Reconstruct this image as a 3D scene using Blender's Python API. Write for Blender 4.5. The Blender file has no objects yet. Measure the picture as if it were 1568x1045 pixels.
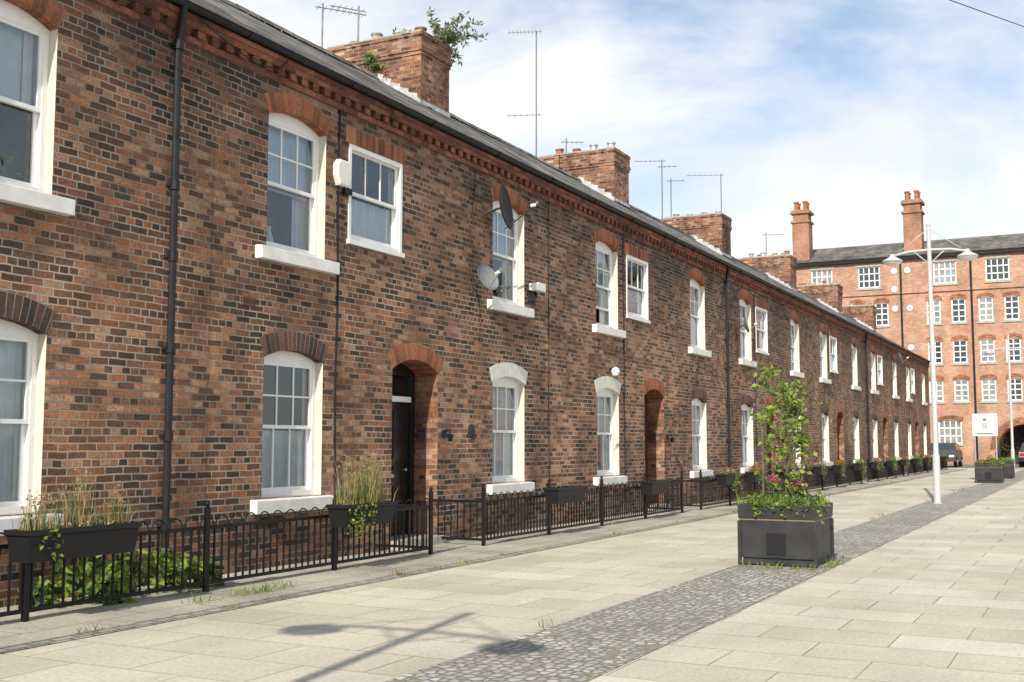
import bpy, math, random
from mathutils import Vector, Matrix
random.seed(7)
R=random.Random(11)
scene=bpy.context.scene
PI=math.pi
WX=-8.52

# ---------------------------------------------------------------- materials
def newmat(name):
    m=bpy.data.materials.new(name); m.use_nodes=True
    nt=m.node_tree; b=nt.nodes['Principled BSDF']
    return m,nt,b
def N(nt,t,**k):
    n=nt.nodes.new(t)
    for a,v in k.items():
        if a in n.inputs: n.inputs[a].default_value=v
        else: setattr(n,a,v)
    return n
def L(nt,a,b): nt.links.new(a,b)
def ramp(nt,stops,interp='LINEAR'):
    r=nt.nodes.new('ShaderNodeValToRGB'); r.color_ramp.interpolation=interp
    e=r.color_ramp.elements
    while len(e)<len(stops): e.new(.5)
    for i,(p,c) in enumerate(stops):
        e[i].position=p; e[i].color=(c[0],c[1],c[2],1)
    return r
def mix(nt,a,b,f,mode='MIX'):
    m=nt.nodes.new('ShaderNodeMix'); m.data_type='RGBA'; m.blend_type=mode
    for s,i in ((f,0),(a,6),(b,7)):
        if hasattr(s,'links'): nt.links.new(s,m.inputs[i])
        else: m.inputs[i].default_value=s if i==0 else (s[0],s[1],s[2],1)
    return m.outputs[2]
def plain(name,col,rough=.6,spec=.3,metal=0,noise=.0,nscale=8,bump=0):
    m,nt,b=newmat(name)
    b.inputs['Roughness'].default_value=rough
    b.inputs['Specular IOR Level'].default_value=spec
    b.inputs['Metallic'].default_value=metal
    tc=N(nt,'ShaderNodeTexCoord')
    n=N(nt,'ShaderNodeTexNoise'); n.inputs['Scale'].default_value=nscale; n.inputs['Detail'].default_value=4
    L(nt,tc.outputs['Object'],n.inputs['Vector'])
    k=max(noise,.02)
    r=ramp(nt,[(.3,[c*(1-k) for c in col]),(.7,[min(1,c*(1+k*.6)) for c in col])])
    L(nt,n.outputs['Fac'],r.inputs['Fac']); L(nt,r.outputs['Color'],b.inputs['Base Color'])
    if bump:
        bp=N(nt,'ShaderNodeBump',Strength=bump); bp.inputs['Distance'].default_value=.01
        L(nt,n.outputs['Fac'],bp.inputs['Height']); L(nt,bp.outputs['Normal'],b.inputs['Normal'])
    return m
def brickmat(name,stops,mortar,bw=.228,rh=.075,ms=.010,offset=.5,squash=1.0,sqf=4,bump=.6,stain=.5,mvar=.4,grime=0,fine=.8,warp=None,hue=0,sscale=.9,spots=0):
    m,nt,b=newmat(name)
    b.inputs['Roughness'].default_value=.85; b.inputs['Specular IOR Level'].default_value=.2
    uv=N(nt,'ShaderNodeUVMap')
    wn=N(nt,'ShaderNodeTexNoise',Scale=5.0); wn.inputs['Detail'].default_value=3
    L(nt,uv.outputs['UV'],wn.inputs['Vector'])
    vm=N(nt,'ShaderNodeVectorMath'); vm.operation='SUBTRACT'; vm.inputs[1].default_value=(.5,.5,.5)
    L(nt,wn.outputs['Color'],vm.inputs[0])
    vs=N(nt,'ShaderNodeVectorMath'); vs.operation='SCALE'; vs.inputs['Scale'].default_value=warp if warp is not None else (.024 if rh<.2 else .03)
    L(nt,vm.outputs[0],vs.inputs[0])
    va=N(nt,'ShaderNodeVectorMath'); va.operation='ADD'
    L(nt,uv.outputs['UV'],va.inputs[0]); L(nt,vs.outputs[0],va.inputs[1])
    br=N(nt,'ShaderNodeTexBrick'); br.offset=offset; br.squash=squash; br.squash_frequency=sqf
    for k,v in (('Scale',1),('Mortar Size',ms),('Mortar Smooth',.25),('Bias',0),('Brick Width',bw),('Row Height',rh)): br.inputs[k].default_value=v
    br.inputs['Color1'].default_value=(0,0,0,1); br.inputs['Color2'].default_value=(1,1,1,1); br.inputs['Mortar'].default_value=(.5,.5,.5,1)
    L(nt,va.outputs[0],br.inputs['Vector'])
    rp=ramp(nt,stops)
    ln=N(nt,'ShaderNodeTexNoise',Scale=.45); ln.inputs['Detail'].default_value=4
    L(nt,uv.outputs['UV'],ln.inputs['Vector'])
    ad=N(nt,'ShaderNodeMath'); ad.operation='MULTIPLY_ADD'; ad.inputs[1].default_value=1.3; ad.inputs[2].default_value=-.64
    L(nt,ln.outputs['Fac'],ad.inputs[0])
    a2=N(nt,'ShaderNodeMath'); a2.operation='ADD'
    sep=N(nt,'ShaderNodeSeparateColor'); L(nt,br.outputs['Color'],sep.inputs[0])
    L(nt,sep.outputs[0],a2.inputs[0]); L(nt,ad.outputs[0],a2.inputs[1])
    L(nt,a2.outputs[0],rp.inputs['Fac'])
    col=rp.outputs['Color']
    fn=N(nt,'ShaderNodeTexNoise',Scale=28.0); fn.inputs['Detail'].default_value=4; fn.inputs['Roughness'].default_value=.75
    L(nt,uv.outputs['UV'],fn.inputs['Vector'])
    fr=ramp(nt,[(.3,(.42,.42,.42)),(.7,(1.55,1.55,1.55))])
    L(nt,fn.outputs['Fac'],fr.inputs['Fac'])
    col=mix(nt,col,fr.outputs['Color'],fine,'MULTIPLY')
    if hue:
        wv=N(nt,'ShaderNodeTexNoise',Scale=9.0); wv.inputs['Detail'].default_value=1
        cm=N(nt,'ShaderNodeCombineXYZ'); m1=N(nt,'ShaderNodeMath'); m1.operation='MULTIPLY'; m1.inputs[1].default_value=37.0
        L(nt,sep.outputs[0],m1.inputs[0]); L(nt,m1.outputs[0],cm.inputs[0]); L(nt,cm.outputs[0],wv.inputs['Vector'])
        hr=ramp(nt,[(.35,(.78,.90,.98)),(.5,(1,1,.98)),(.66,(1.22,1.08,.86))]); L(nt,wv.outputs['Fac'],hr.inputs['Fac'])
        col=mix(nt,col,hr.outputs['Color'],hue,'MULTIPLY')
    pn=N(nt,'ShaderNodeTexNoise',Scale=1.3); pn.inputs['Detail'].default_value=4
    L(nt,uv.outputs['UV'],pn.inputs['Vector'])
    pr=ramp(nt,[(.38,[c*(1-mvar) for c in mortar]),(.62,mortar)])
    L(nt,pn.outputs['Fac'],pr.inputs['Fac'])
    col=mix(nt,col,pr.outputs['Color'],br.outputs['Fac'])
    sn=N(nt,'ShaderNodeTexNoise',Scale=sscale); sn.inputs['Detail'].default_value=6; sn.inputs['Roughness'].default_value=.65
    mp=N(nt,'ShaderNodeMapping'); mp.inputs['Scale'].default_value=(1.0,.5,1); mp.inputs['Location'].default_value=(3.1,8.2,0)
    L(nt,uv.outputs['UV'],mp.inputs['Vector']); L(nt,mp.outputs[0],sn.inputs['Vector'])
    sr=ramp(nt,[(.35,(1-stain,1-stain,1-stain*.95)),(.6,(1,1,1))])
    L(nt,sn.outputs['Fac'],sr.inputs['Fac'])
    col=mix(nt,col,sr.outputs['Color'],1.0,'MULTIPLY')
    if spots:  # gum, oil and lichen spots on paving
        sv=N(nt,'ShaderNodeTexNoise',Scale=7.0); sv.inputs['Detail'].default_value=3; sv.inputs['Roughness'].default_value=.7
        L(nt,uv.outputs['UV'],sv.inputs['Vector'])
        sp=ramp(nt,[(.30,(1-spots,1-spots,1-spots)),(.40,(1,1,1))]); L(nt,sv.outputs['Fac'],sp.inputs['Fac'])
        col=mix(nt,col,sp.outputs['Color'],1.0,'MULTIPLY')
    if grime:
        sx=N(nt,'ShaderNodeSeparateXYZ'); L(nt,uv.outputs['UV'],sx.inputs[0])
        g1=N(nt,'ShaderNodeMath'); g1.operation='MULTIPLY_ADD'; g1.inputs[1].default_value=.9; L(nt,pn.outputs['Fac'],g1.inputs[0]); L(nt,sx.outputs[1],g1.inputs[2])
        gr=ramp(nt,[(.35,(.55,.56,.52)),(1.0,(1,1,1))]); L(nt,g1.outputs[0],gr.inputs['Fac'])
        col=mix(nt,col,gr.outputs['Color'],1.0,'MULTIPLY')
        g2=N(nt,'ShaderNodeMath'); g2.operation='MULTIPLY_ADD'; g2.inputs[1].default_value=5.0; L(nt,sn.outputs['Fac'],g2.inputs[0]); L(nt,sx.outputs[1],g2.inputs[2])
        g3=N(nt,'ShaderNodeMath'); g3.operation='DIVIDE'; g3.inputs[1].default_value=10; L(nt,g2.outputs[0],g3.inputs[0])
        gs=ramp(nt,[(.52,(1,1,1)),(.82,(.62,.63,.64))]); L(nt,g3.outputs[0],gs.inputs['Fac'])
        col=mix(nt,col,gs.outputs['Color'],1.0,'MULTIPLY')
    L(nt,col,b.inputs['Base Color'])
    inv=N(nt,'ShaderNodeMath'); inv.operation='MULTIPLY_ADD'; inv.inputs[1].default_value=-1; inv.inputs[2].default_value=1
    L(nt,br.outputs['Fac'],inv.inputs[0])
    hs=N(nt,'ShaderNodeMath'); hs.operation='MULTIPLY_ADD'; hs.inputs[1].default_value=.45
    L(nt,fn.outputs['Fac'],hs.inputs[0]); L(nt,inv.outputs[0],hs.inputs[2])
    h2=N(nt,'ShaderNodeMath'); h2.operation='MULTIPLY_ADD'; h2.inputs[1].default_value=.5
    L(nt,sep.outputs[0],h2.inputs[0]); L(nt,hs.outputs[0],h2.inputs[2])
    bp=N(nt,'ShaderNodeBump',Strength=bump); bp.inputs['Distance'].default_value=.012
    L(nt,h2.outputs[0],bp.inputs['Height']); L(nt,bp.outputs['Normal'],b.inputs['Normal'])
    return m

BR=brickmat('brick_wall_mat',[(0,(.085,.058,.048)),(.22,(.145,.086,.064)),(.45,(.225,.115,.076)),(.66,(.32,.152,.092)),(.85,(.42,.205,.118)),(1,(.52,.31,.20))],(.53,.455,.36),squash=.5,sqf=4,ms=.0095,grime=1,stain=.45,bump=.9,hue=.9,mvar=.5)
ARCH=brickmat('brick_arch_mat',[(0,(.20,.08,.05)),(.4,(.36,.135,.07)),(.8,(.48,.18,.09)),(1,(.54,.24,.14))],(.30,.24,.19),offset=0,bw=.24,ms=.006,stain=.35)
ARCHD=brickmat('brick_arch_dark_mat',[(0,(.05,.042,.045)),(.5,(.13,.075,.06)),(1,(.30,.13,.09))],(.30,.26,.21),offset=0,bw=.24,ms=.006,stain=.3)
DENT=brickmat('brick_dentil_mat',[(0,(.12,.055,.04)),(.5,(.23,.09,.055)),(1,(.35,.14,.085))],(.2,.15,.12),bw=.225,ms=.006,stain=.45)
CHB=brickmat('brick_chimney_mat',[(0,(.13,.068,.05)),(.3,(.27,.125,.075)),(.65,(.42,.19,.105)),(1,(.54,.33,.21))],(.38,.31,.25),squash=.5,sqf=4,ms=.009,stain=.7,hue=.8)
MILL=brickmat('brick_mill_mat',[(0,(.44,.22,.14)),(.5,(.53,.28,.18)),(1,(.63,.36,.24))],(.54,.43,.33),stain=.25)
SLATE=brickmat('roof_slate_mat',[(0,(.13,.125,.11)),(.5,(.20,.19,.165)),(1,(.31,.29,.25))],(.06,.06,.055),bw=.3,rh=.22,ms=.008,stain=.5,bump=.9)
SLAB=brickmat('paving_slab_mat',[(0,(.56,.52,.40)),(.35,(.61,.57,.445)),(.7,(.64,.60,.475)),(1,(.68,.64,.52))],(.38,.345,.24),bw=.92,rh=.6,ms=.006,stain=.20,bump=.22,mvar=.45,fine=.32,warp=.012,sscale=.7,spots=.12)
PAV2=brickmat('pavement_edge_mat',[(0,(.43,.41,.33)),(.5,(.48,.455,.37)),(1,(.53,.505,.41))],(.24,.22,.165),bw=1.2,rh=.9,ms=.007,stain=.35,bump=.4,fine=.5,spots=.15)
SETT=brickmat('kerb_sett_mat',[(0,(.32,.31,.27)),(.5,(.41,.39,.34)),(1,(.50,.47,.40))],(.18,.165,.12),bw=.2,rh=.11,ms=.011,stain=.35,bump=.9,fine=.5)
WHITE=plain('white_paint_mat',(.80,.79,.75),.5,.3,noise=.12,nscale=5)
UPVC=plain('white_frame_mat',(.82,.82,.80),.35,.4,noise=.03)
CREAM=plain('cream_render_mat',(.66,.62,.52),.7,.2,noise=.12)
WARCH=plain('painted_arch_mat',(.72,.70,.64),.7,.2,noise=.15)
BLACK=plain('black_iron_mat',(.012,.012,.014),.45,.22,noise=.3,nscale=20)
PIPE=plain('black_pipe_mat',(.02,.02,.023),.5,.25,noise=.3)
DOORM=plain('black_door_mat',(.012,.012,.014),.25,.5)
REDD=plain('brown_door_mat',(.10,.03,.02),.4,.4)
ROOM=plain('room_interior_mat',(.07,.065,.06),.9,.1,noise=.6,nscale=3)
CURT=plain('curtain_mat',(.80,.81,.82),.9,.05,noise=.1)
BLINDSKY=plain('blind_sky_reflection_mat',(.66,.74,.80),.9,.05,noise=.05)  # blinds, with the pale blue sky reflection of upper panes painted in
LEAD=plain('lead_flashing_mat',(.50,.51,.52),.6,.3,noise=.35)
STONE=plain('stone_mat',(.42,.39,.33),.8,.2,noise=.25,bump=.4)
MORT=plain('flaunching_mat',(.38,.36,.32),.9,.1,noise=.3,nscale=14)
POT=plain('terracotta_mat',(.36,.15,.09),.8,.1,noise=.3)
GREYM=plain('galvanised_mat',(.45,.46,.46),.4,.5,metal=.4,noise=.1)
ANT=plain('aerial_metal_mat',(.20,.18,.17),.5,.4,metal=.5,noise=.3)
LAMPM=plain('lamp_post_mat',(.50,.52,.53),.45,.4,noise=.06)
LENS=plain('lamp_glass_mat',(.8,.8,.78),.2,.5)
DISHG=plain('grey_dish_mat',(.2,.205,.215),.5,.3)
DISHD=plain('dark_dish_mat',(.04,.035,.035),.6,.2)
PLM=plain('planter_dark_mat',(.034,.035,.038),.5,.3,noise=.4,nscale=4)
PLF=plain('planter_plate_mat',(.012,.012,.014),.5,.3)
PLB=plain('planter_band_mat',(.20,.165,.10),.5,.3)
TIMB=plain('soil_mat',(.05,.035,.025),.95,.05,noise=.4)
BARK=plain('bark_mat',(.16,.12,.08),.9,.1,noise=.3)
def leaf(name,c,tr=.35):
    m,nt,b=newmat(name)
    tc=N(nt,'ShaderNodeTexCoord'); n=N(nt,'ShaderNodeTexNoise',Scale=9.0)
    L(nt,tc.outputs['Object'],n.inputs['Vector'])
    r=ramp(nt,[(.3,[x*.6 for x in c]),(.7,[x*1.5 for x in c])]); L(nt,n.outputs['Fac'],r.inputs['Fac'])
    L(nt,r.outputs['Color'],b.inputs['Base Color']); b.inputs['Roughness'].default_value=.55; b.inputs['Specular IOR Level'].default_value=.25
    t=N(nt,'ShaderNodeBsdfTranslucent'); L(nt,r.outputs['Color'],t.inputs['Color'])
    mx=N(nt,'ShaderNodeMixShader'); mx.inputs[0].default_value=tr
    out=nt.nodes['Material Output']
    L(nt,b.outputs[0],mx.inputs[1]); L(nt,t.outputs[0],mx.inputs[2]); L(nt,mx.outputs[0],out.inputs[0])
    return m
LF1=leaf('leaf_light_mat',(.24,.31,.06)); LF2=leaf('leaf_mid_mat',(.12,.19,.045)); LF3=leaf('leaf_dark_mat',(.04,.08,.024))
DRY=leaf('dry_grass_mat',(.44,.32,.14)); SAGE=leaf('sage_leaf_mat',(.24,.265,.18),.2)
PINK=leaf('pink_petal_mat',(.65,.05,.25)); RED=leaf('red_petal_mat',(.6,.03,.02)); WPET=leaf('white_petal_mat',(.6,.55,.55))
def glassmat():
    m,nt,b=newmat('window_glass_mat'); nt.nodes.remove(b)
    out=nt.nodes['Material Output']
    t=N(nt,'ShaderNodeBsdfTransparent'); t.inputs[0].default_value=(.84,.89,.91,1)
    g=N(nt,'ShaderNodeBsdfGlossy'); g.inputs['Roughness'].default_value=.03; g.inputs[0].default_value=(.85,.93,1,1)
    lw=N(nt,'ShaderNodeFresnel',IOR=1.5)
    no=N(nt,'ShaderNodeTexNoise',Scale=1.6); tc=N(nt,'ShaderNodeTexCoord'); L(nt,tc.outputs['Object'],no.inputs['Vector'])
    bp=N(nt,'ShaderNodeBump',Strength=.12); bp.inputs['Distance'].default_value=.05; L(nt,no.outputs['Fac'],bp.inputs['Height'])
    L(nt,bp.outputs['Normal'],g.inputs['Normal'])
    ma=N(nt,'ShaderNodeMath'); ma.operation='MULTIPLY_ADD'; ma.inputs[1].default_value=1.0; ma.inputs[2].default_value=.07; ma.use_clamp=True
    L(nt,lw.outputs[0],ma.inputs[0])
    mx=N(nt,'ShaderNodeMixShader'); L(nt,ma.outputs[0],mx.inputs[0]); L(nt,t.outputs[0],mx.inputs[1]); L(nt,g.outputs[0],mx.inputs[2])
    L(nt,mx.outputs[0],out.inputs[0]); return m
GLASS=glassmat()
def cobblemat():
    m,nt,b=newmat('cobble_mat'); b.inputs['Roughness'].default_value=.7
    uv=N(nt,'ShaderNodeUVMap'); mp=N(nt,'ShaderNodeMapping'); mp.inputs['Scale'].default_value=(14,11,1)
    L(nt,uv.outputs['UV'],mp.inputs['Vector'])
    v=N(nt,'ShaderNodeTexVoronoi'); v.feature='F1'; v.inputs['Randomness'].default_value=.55; v.inputs['Scale'].default_value=1
    e=N(nt,'ShaderNodeTexVoronoi'); e.feature='DISTANCE_TO_EDGE'; e.inputs['Randomness'].default_value=.55; e.inputs['Scale'].default_value=1
    L(nt,mp.outputs[0],v.inputs['Vector']); L(nt,mp.outputs[0],e.inputs['Vector'])
    sep=N(nt,'ShaderNodeSeparateColor'); L(nt,v.outputs['Color'],sep.inputs[0])
    r=ramp(nt,[(0,(.33,.32,.30)),(.5,(.46,.44,.40)),(1,(.60,.57,.50))]); L(nt,sep.outputs[0],r.inputs['Fac'])
    r2=ramp(nt,[(.03,(0,0,0)),(.18,(1,1,1))]); L(nt,e.outputs['Distance'],r2.inputs['Fac'])
    n=N(nt,'ShaderNodeTexNoise',Scale=1.1); n.inputs['Detail'].default_value=5; L(nt,uv.outputs['UV'],n.inputs['Vector'])
    mo=ramp(nt,[(.4,(.33,.30,.22)),(.65,(.20,.20,.12))]); L(nt,n.outputs['Fac'],mo.inputs['Fac'])
    c=mix(nt,mo.outputs['Color'],r.outputs['Color'],r2.outputs['Color'])
    pr=ramp(nt,[(.35,(.75,.75,.75)),(.65,(1.1,1.1,1.1))]); L(nt,n.outputs['Fac'],pr.inputs['Fac'])
    c=mix(nt,c,pr.outputs['Color'],1,'MULTIPLY'); L(nt,c,b.inputs['Base Color'])
    bp=N(nt,'ShaderNodeBump',Strength=.7); bp.inputs['Distance'].default_value=.02
    L(nt,r2.outputs['Color'],bp.inputs['Height']); L(nt,bp.outputs['Normal'],b.inputs['Normal'])
    return m
COB=cobblemat()

# ---------------------------------------------------------------- mesh builder
class MB:
    def __init__(s): s.v=[];s.f=[];s.uv=[];s.m=[];s.mats=[]
    def mi(s,m):
        if m not in s.mats: s.mats.append(m)
        return s.mats.index(m)
    def poly(s,pts,m,uv=None,n=None):
        i=len(s.v); pts=[tuple(p) for p in pts]; s.v+=pts; s.f.append(tuple(range(i,i+len(pts))))
        if uv is None:
            a=Vector(pts[1])-Vector(pts[0]); b=Vector(pts[2])-Vector(pts[0]); nn=a.cross(b)
            ax=max(range(3),key=lambda k:abs(nn[k]))
            if ax==0: uv=[(p[1],p[2]) for p in pts]
            elif ax==1: uv=[(p[0],p[2]) for p in pts]
            else: uv=[(p[0],p[1]) for p in pts]
        s.uv.append(uv); s.m.append(s.mi(m))
    def box(s,x0,x1,y0,y1,z0,z1,m,skip=''):
        if x0>x1:x0,x1=x1,x0
        if y0>y1:y0,y1=y1,y0
        P=lambda a,b,c:((x0,x1)[a],(y0,y1)[b],(z0,z1)[c])
        F={'X':[(1,0,0),(1,1,0),(1,1,1),(1,0,1)],'x':[(0,1,0),(0,0,0),(0,0,1),(0,1,1)],
           'y':[(0,0,0),(1,0,0),(1,0,1),(0,0,1)],'Y':[(1,1,0),(0,1,0),(0,1,1),(1,1,1)],
           'Z':[(0,0,1),(1,0,1),(1,1,1),(0,1,1)],'z':[(0,1,0),(1,1,0),(1,0,0),(0,0,0)]}
        for k,q in F.items():
            if k in skip: continue
            s.poly([P(*t) for t in q],m)
    def tube(s,pts,r,m,n=8,caps=True):
        pts=[Vector(p) for p in pts]
        rs=r if isinstance(r,(list,tuple)) else [r]*len(pts)
        rings=[]
        for i,p in enumerate(pts):
            d=(pts[min(i+1,len(pts)-1)]-pts[max(i-1,0)]).normalized()
            up=Vector((0,0,1)) if abs(d.z)<.9 else Vector((1,0,0))
            a=d.cross(up).normalized(); b=d.cross(a)
            rings.append([p+(a*math.cos(2*PI*k/n)+b*math.sin(2*PI*k/n))*rs[i] for k in range(n)])
        for i in range(len(pts)-1):
            for k in range(n):
                k2=(k+1)%n
                s.poly([rings[i][k2],rings[i][k],rings[i+1][k],rings[i+1][k2]],m)
        if caps:
            s.poly(rings[0],m); s.poly(rings[-1][::-1],m)
    def lathe(s,c,prof,m,n=16,axis=None):
        c=Vector(c); q=Vector((0,0,1)).rotation_difference(Vector(axis).normalized()) if axis else None
        rings=[]
        for (r,z) in prof:
            ring=[]
            for k in range(n):
                p=Vector((r*math.cos(2*PI*k/n),r*math.sin(2*PI*k/n),z))
                if q: p=q@p
                ring.append(c+p)
            rings.append(ring)
        for i in range(len(rings)-1):
            for k in range(n):
                k2=(k+1)%n
                s.poly([rings[i][k],rings[i][k2],rings[i+1][k2],rings[i+1][k]],m)
    def build(s,name,parent=None,smooth=False,bevel=0):
        me=bpy.data.meshes.new(name); me.from_pydata(s.v,[],s.f)
        for m in s.mats: me.materials.append(m)
        me.polygons.foreach_set('material_index',s.m)
        ul=me.uv_layers.new(name='UVMap'); flat=[]
        for u in s.uv:
            for a in u: flat+= [a[0],a[1]]
        ul.data.foreach_set('uv',flat)
        if smooth or bevel:
            import bmesh
            bm=bmesh.new(); bm.from_mesh(me); bmesh.ops.remove_doubles(bm,verts=bm.verts,dist=.0004); bm.to_mesh(me); bm.free()
        if smooth:
            me.polygons.foreach_set('use_smooth',[True]*len(me.polygons))
        me.update()
        o=bpy.data.objects.new(name,me); scene.collection.objects.link(o)
        if parent: o.parent=parent
        if bevel:
            b=o.modifiers.new('b','BEVEL'); b.width=bevel; b.segments=2; b.limit_method='ANGLE'
        return o
def empty(name):
    e=bpy.data.objects.new(name,None); scene.collection.objects.link(e); return e

def wall_grid(mb,x,y0,y1,z0,z1,ops,mat,axis='x',sgn=1):
    ys=sorted(set([y0,y1]+[o[0] for o in ops]+[o[1] for o in ops])); zs=sorted(set([z0,z1]+[o[2] for o in ops]+[o[3] for o in ops]))
    for i in range(len(ys)-1):
        for j in range(len(zs)-1):
            a,b,c,d=ys[i],ys[i+1],zs[j],zs[j+1]; ym=(a+b)/2; zm=(c+d)/2
            if any(o[0]<ym<o[1] and o[2]<zm<o[3] for o in ops): continue
            if axis=='x': mb.poly([(x,a,c),(x,b,c),(x,b,d),(x,a,d)],mat)
            else: mb.poly([(a,x,c),(b,x,c),(b,x,d),(a,x,d)],mat)

def arch(mb,yc,hw,zs,rise,th,xf,xb,mat,soff=None,seg=12,splay=1.0):
    Rr=(hw*hw+rise*rise)/(2*rise); zc=zs+rise-Rr; a=math.asin(min(1,hw/Rr))
    P=lambda x,r,t:(x,yc+r*math.sin(t),zc+r*math.cos(t))
    for i in range(seg):
        t0=-a+2*a*i/seg; t1=-a+2*a*(i+1)/seg; Ro=Rr+th
        mb.poly([P(xf,Rr,t0),P(xf,Rr,t1),P(xf,Ro,t1),P(xf,Ro,t0)],mat,[(0.006,Rr*t0+50),(0.006,Rr*t1+50),(th+.006,Rr*t1+50),(th+.006,Rr*t0+50)])
        mb.poly([P(xb,Rr,t0),P(xb,Rr,t1),P(xf,Rr,t1),P(xf,Rr,t0)],soff or mat,[(0,Rr*t0+50),(0,Rr*t1+50),(.1,Rr*t1+50),(.1,Rr*t0+50)])
        mb.poly([P(xf,Ro,t0),P(xf,Ro,t1),P(xf-.01,Ro,t1),P(xf-.01,Ro,t0)],mat)
    for t in (-a,a):
        mb.poly([P(xf,Rr,t),P(xf,Rr+th,t),P(xf-.01,Rr+th,t),P(xf-.01,Rr,t)],mat)

def curtain(mb,x,y0,y1,z0,z1,mat,amp=.02,wl=.09):
    n=max(4,int((y1-y0)/.025)); ph=R.random()*6
    pt=[(x+amp*math.sin(ph+(y0+(y1-y0)*i/n)/wl*2*PI+1.5*math.sin(i*.3)),y0+(y1-y0)*i/n) for i in range(n+1)]
    for i in range(n):
        mb.poly([(pt[i][0],pt[i][1],z0),(pt[i+1][0],pt[i+1][1],z0),(pt[i+1][0],pt[i+1][1],z1),(pt[i][0],pt[i][1],z1)],mat)

def window(W,F,G,Rm,yc,hw,z0,z1,rise,topbar,lowbar,kind,rec=.11,arched=True,openlow=0):
    y0,y1=yc-hw,yc+hw; x=WX; xr=x-rec
    zt=z1
    W.poly([(x,y0,z0),(x-.3,y0,z0),(x-.3,y0,zt),(x,y0,zt)][::-1],CREAM)
    W.poly([(x,y1,z0),(x-.3,y1,z0),(x-.3,y1,zt),(x,y1,zt)],CREAM)
    W.poly([(x,y0,z0),(x,y1,z0),(x-.3,y1,z0),(x-.3,y0,z0)],STONE)
    W.poly([(x,y0,zt),(x-.3,y0,zt),(x-.3,y1,zt),(x,y1,zt)],CREAM)
    fw=.055; tb=.045+rise
    F.box(xr-.08,xr,y0+.002,y0+fw,z0,zt-.003,UPVC); F.box(xr-.08,xr,y1-fw,y1-.002,z0,zt-.003,UPVC)
    F.box(xr-.08,xr-.001,y0+fw,y1-fw,z0+.002,z0+.065,UPVC)
    F.box(xr-.08,xr-.001,y0+fw,y1-fw,zt-tb,zt-.004,UPVC)
    a0,a1=y0+fw,y1-fw; b0,b1=z0+.065,zt-tb; zm=(b0+b1)/2
    sw=.042
    def sash(sx,c0,c1,nc,nr):
        F.box(sx-.04,sx,a0,a0+sw,c0,c1,UPVC); F.box(sx-.04,sx,a1-sw,a1,c0,c1,UPVC)
        F.box(sx-.04,sx-.001,a0+sw,a1-sw,c0,c0+sw,UPVC); F.box(sx-.04,sx-.001,a0+sw,a1-sw,c1-sw*.8,c1,UPVC)
        for i in range(1,nc):
            yy=a0+sw+(a1-a0-2*sw)*i/nc; F.box(sx-.03,sx-.006,yy-.010,yy+.010,c0+sw,c1-sw*.8,UPVC)
        for i in range(1,nr):
            zz=c0+sw+(c1-c0-2*sw)*i/nr; F.box(sx-.03,sx-.008,a0+sw,a1-sw,zz-.010,zz+.010,UPVC)
        G.poly([(sx-.02,a0+sw,c0+sw),(sx-.02,a1-sw,c0+sw),(sx-.02,a1-sw,c1-sw*.8),(sx-.02,a0+sw,c1-sw*.8)],GLASS)
    sash(xr-.012,zm-.02,b1,*topbar)
    if openlow: sash(xr-.055,b0+openlow,zm+.02+openlow,*lowbar)
    else: sash(xr-.055,b0,zm+.02,*lowbar)
    xa=x-.3; d=1.3
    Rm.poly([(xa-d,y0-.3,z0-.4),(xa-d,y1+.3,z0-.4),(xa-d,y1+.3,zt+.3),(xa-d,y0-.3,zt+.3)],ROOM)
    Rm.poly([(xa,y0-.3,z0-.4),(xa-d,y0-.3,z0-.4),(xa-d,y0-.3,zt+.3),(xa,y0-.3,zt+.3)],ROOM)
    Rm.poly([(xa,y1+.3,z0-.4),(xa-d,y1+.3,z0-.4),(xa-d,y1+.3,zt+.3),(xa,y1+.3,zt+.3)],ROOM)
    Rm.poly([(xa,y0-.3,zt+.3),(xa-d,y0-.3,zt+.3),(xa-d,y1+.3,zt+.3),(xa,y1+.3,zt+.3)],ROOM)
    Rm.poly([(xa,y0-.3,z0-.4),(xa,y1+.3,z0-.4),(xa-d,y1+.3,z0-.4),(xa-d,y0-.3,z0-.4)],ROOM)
    cx=xr-.13
    if kind=='side':
        curtain(Rm,cx,y0,y0+.25*hw*2,z0,zt,CURT); curtain(Rm,cx,y1-.22*hw*2,y1,z0,zt,CURT)
    elif kind=='net': curtain(Rm,cx,y0,y1,z0,zt,CURT)
    elif kind=='low': curtain(Rm,cx,y0,y1,z0,zm,CURT)
    elif kind=='blind':
        Rm.poly([(cx,y0,zm-.05),(cx,y1,zm-.05),(cx,y1,zt),(cx,y0,zt)],BLINDSKY); curtain(Rm,cx-.05,y1-.5*hw,y1,z0,zm,CURT); curtain(Rm,cx-.05,y0,y0+.2*hw,z0,zm,CURT)
        Rm.lathe((cx-.12,yc-.1,z0),[(.04,0),(.09,.1),(.05,.24),(.03,.3),(.045,.34)],BLINDSKY,10)
    elif kind=='half': curtain(Rm,cx,yc-.1*hw,y1,z0,zt,CURT)
    elif kind=='w1':
        Rm.poly([(cx,y0,zm),(cx,y1,zm),(cx,y1,zt),(cx,y0,zt)],BLINDSKY); curtain(Rm,cx+.02,y1-.35*hw,y1,zm,zt,CURT)  # flat pale blue panel paints the sky reflected in the upper glass
        leaves(Rm,(cx-.05,yc+.15,z0+.25),(.1,.25,.25),70,.12,[LF2,LF3,SAGE])
    elif kind=='drop':
        curtain(Rm,cx,y0,y1,z0,z0+(zm-z0)*.95,CURT); curtain(Rm,cx+.02,y0,y0+.2*hw,zm-.1,zt,CURT); curtain(Rm,cx+.02,y1-.2*hw,y1,zm-.1,zt,CURT)

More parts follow.
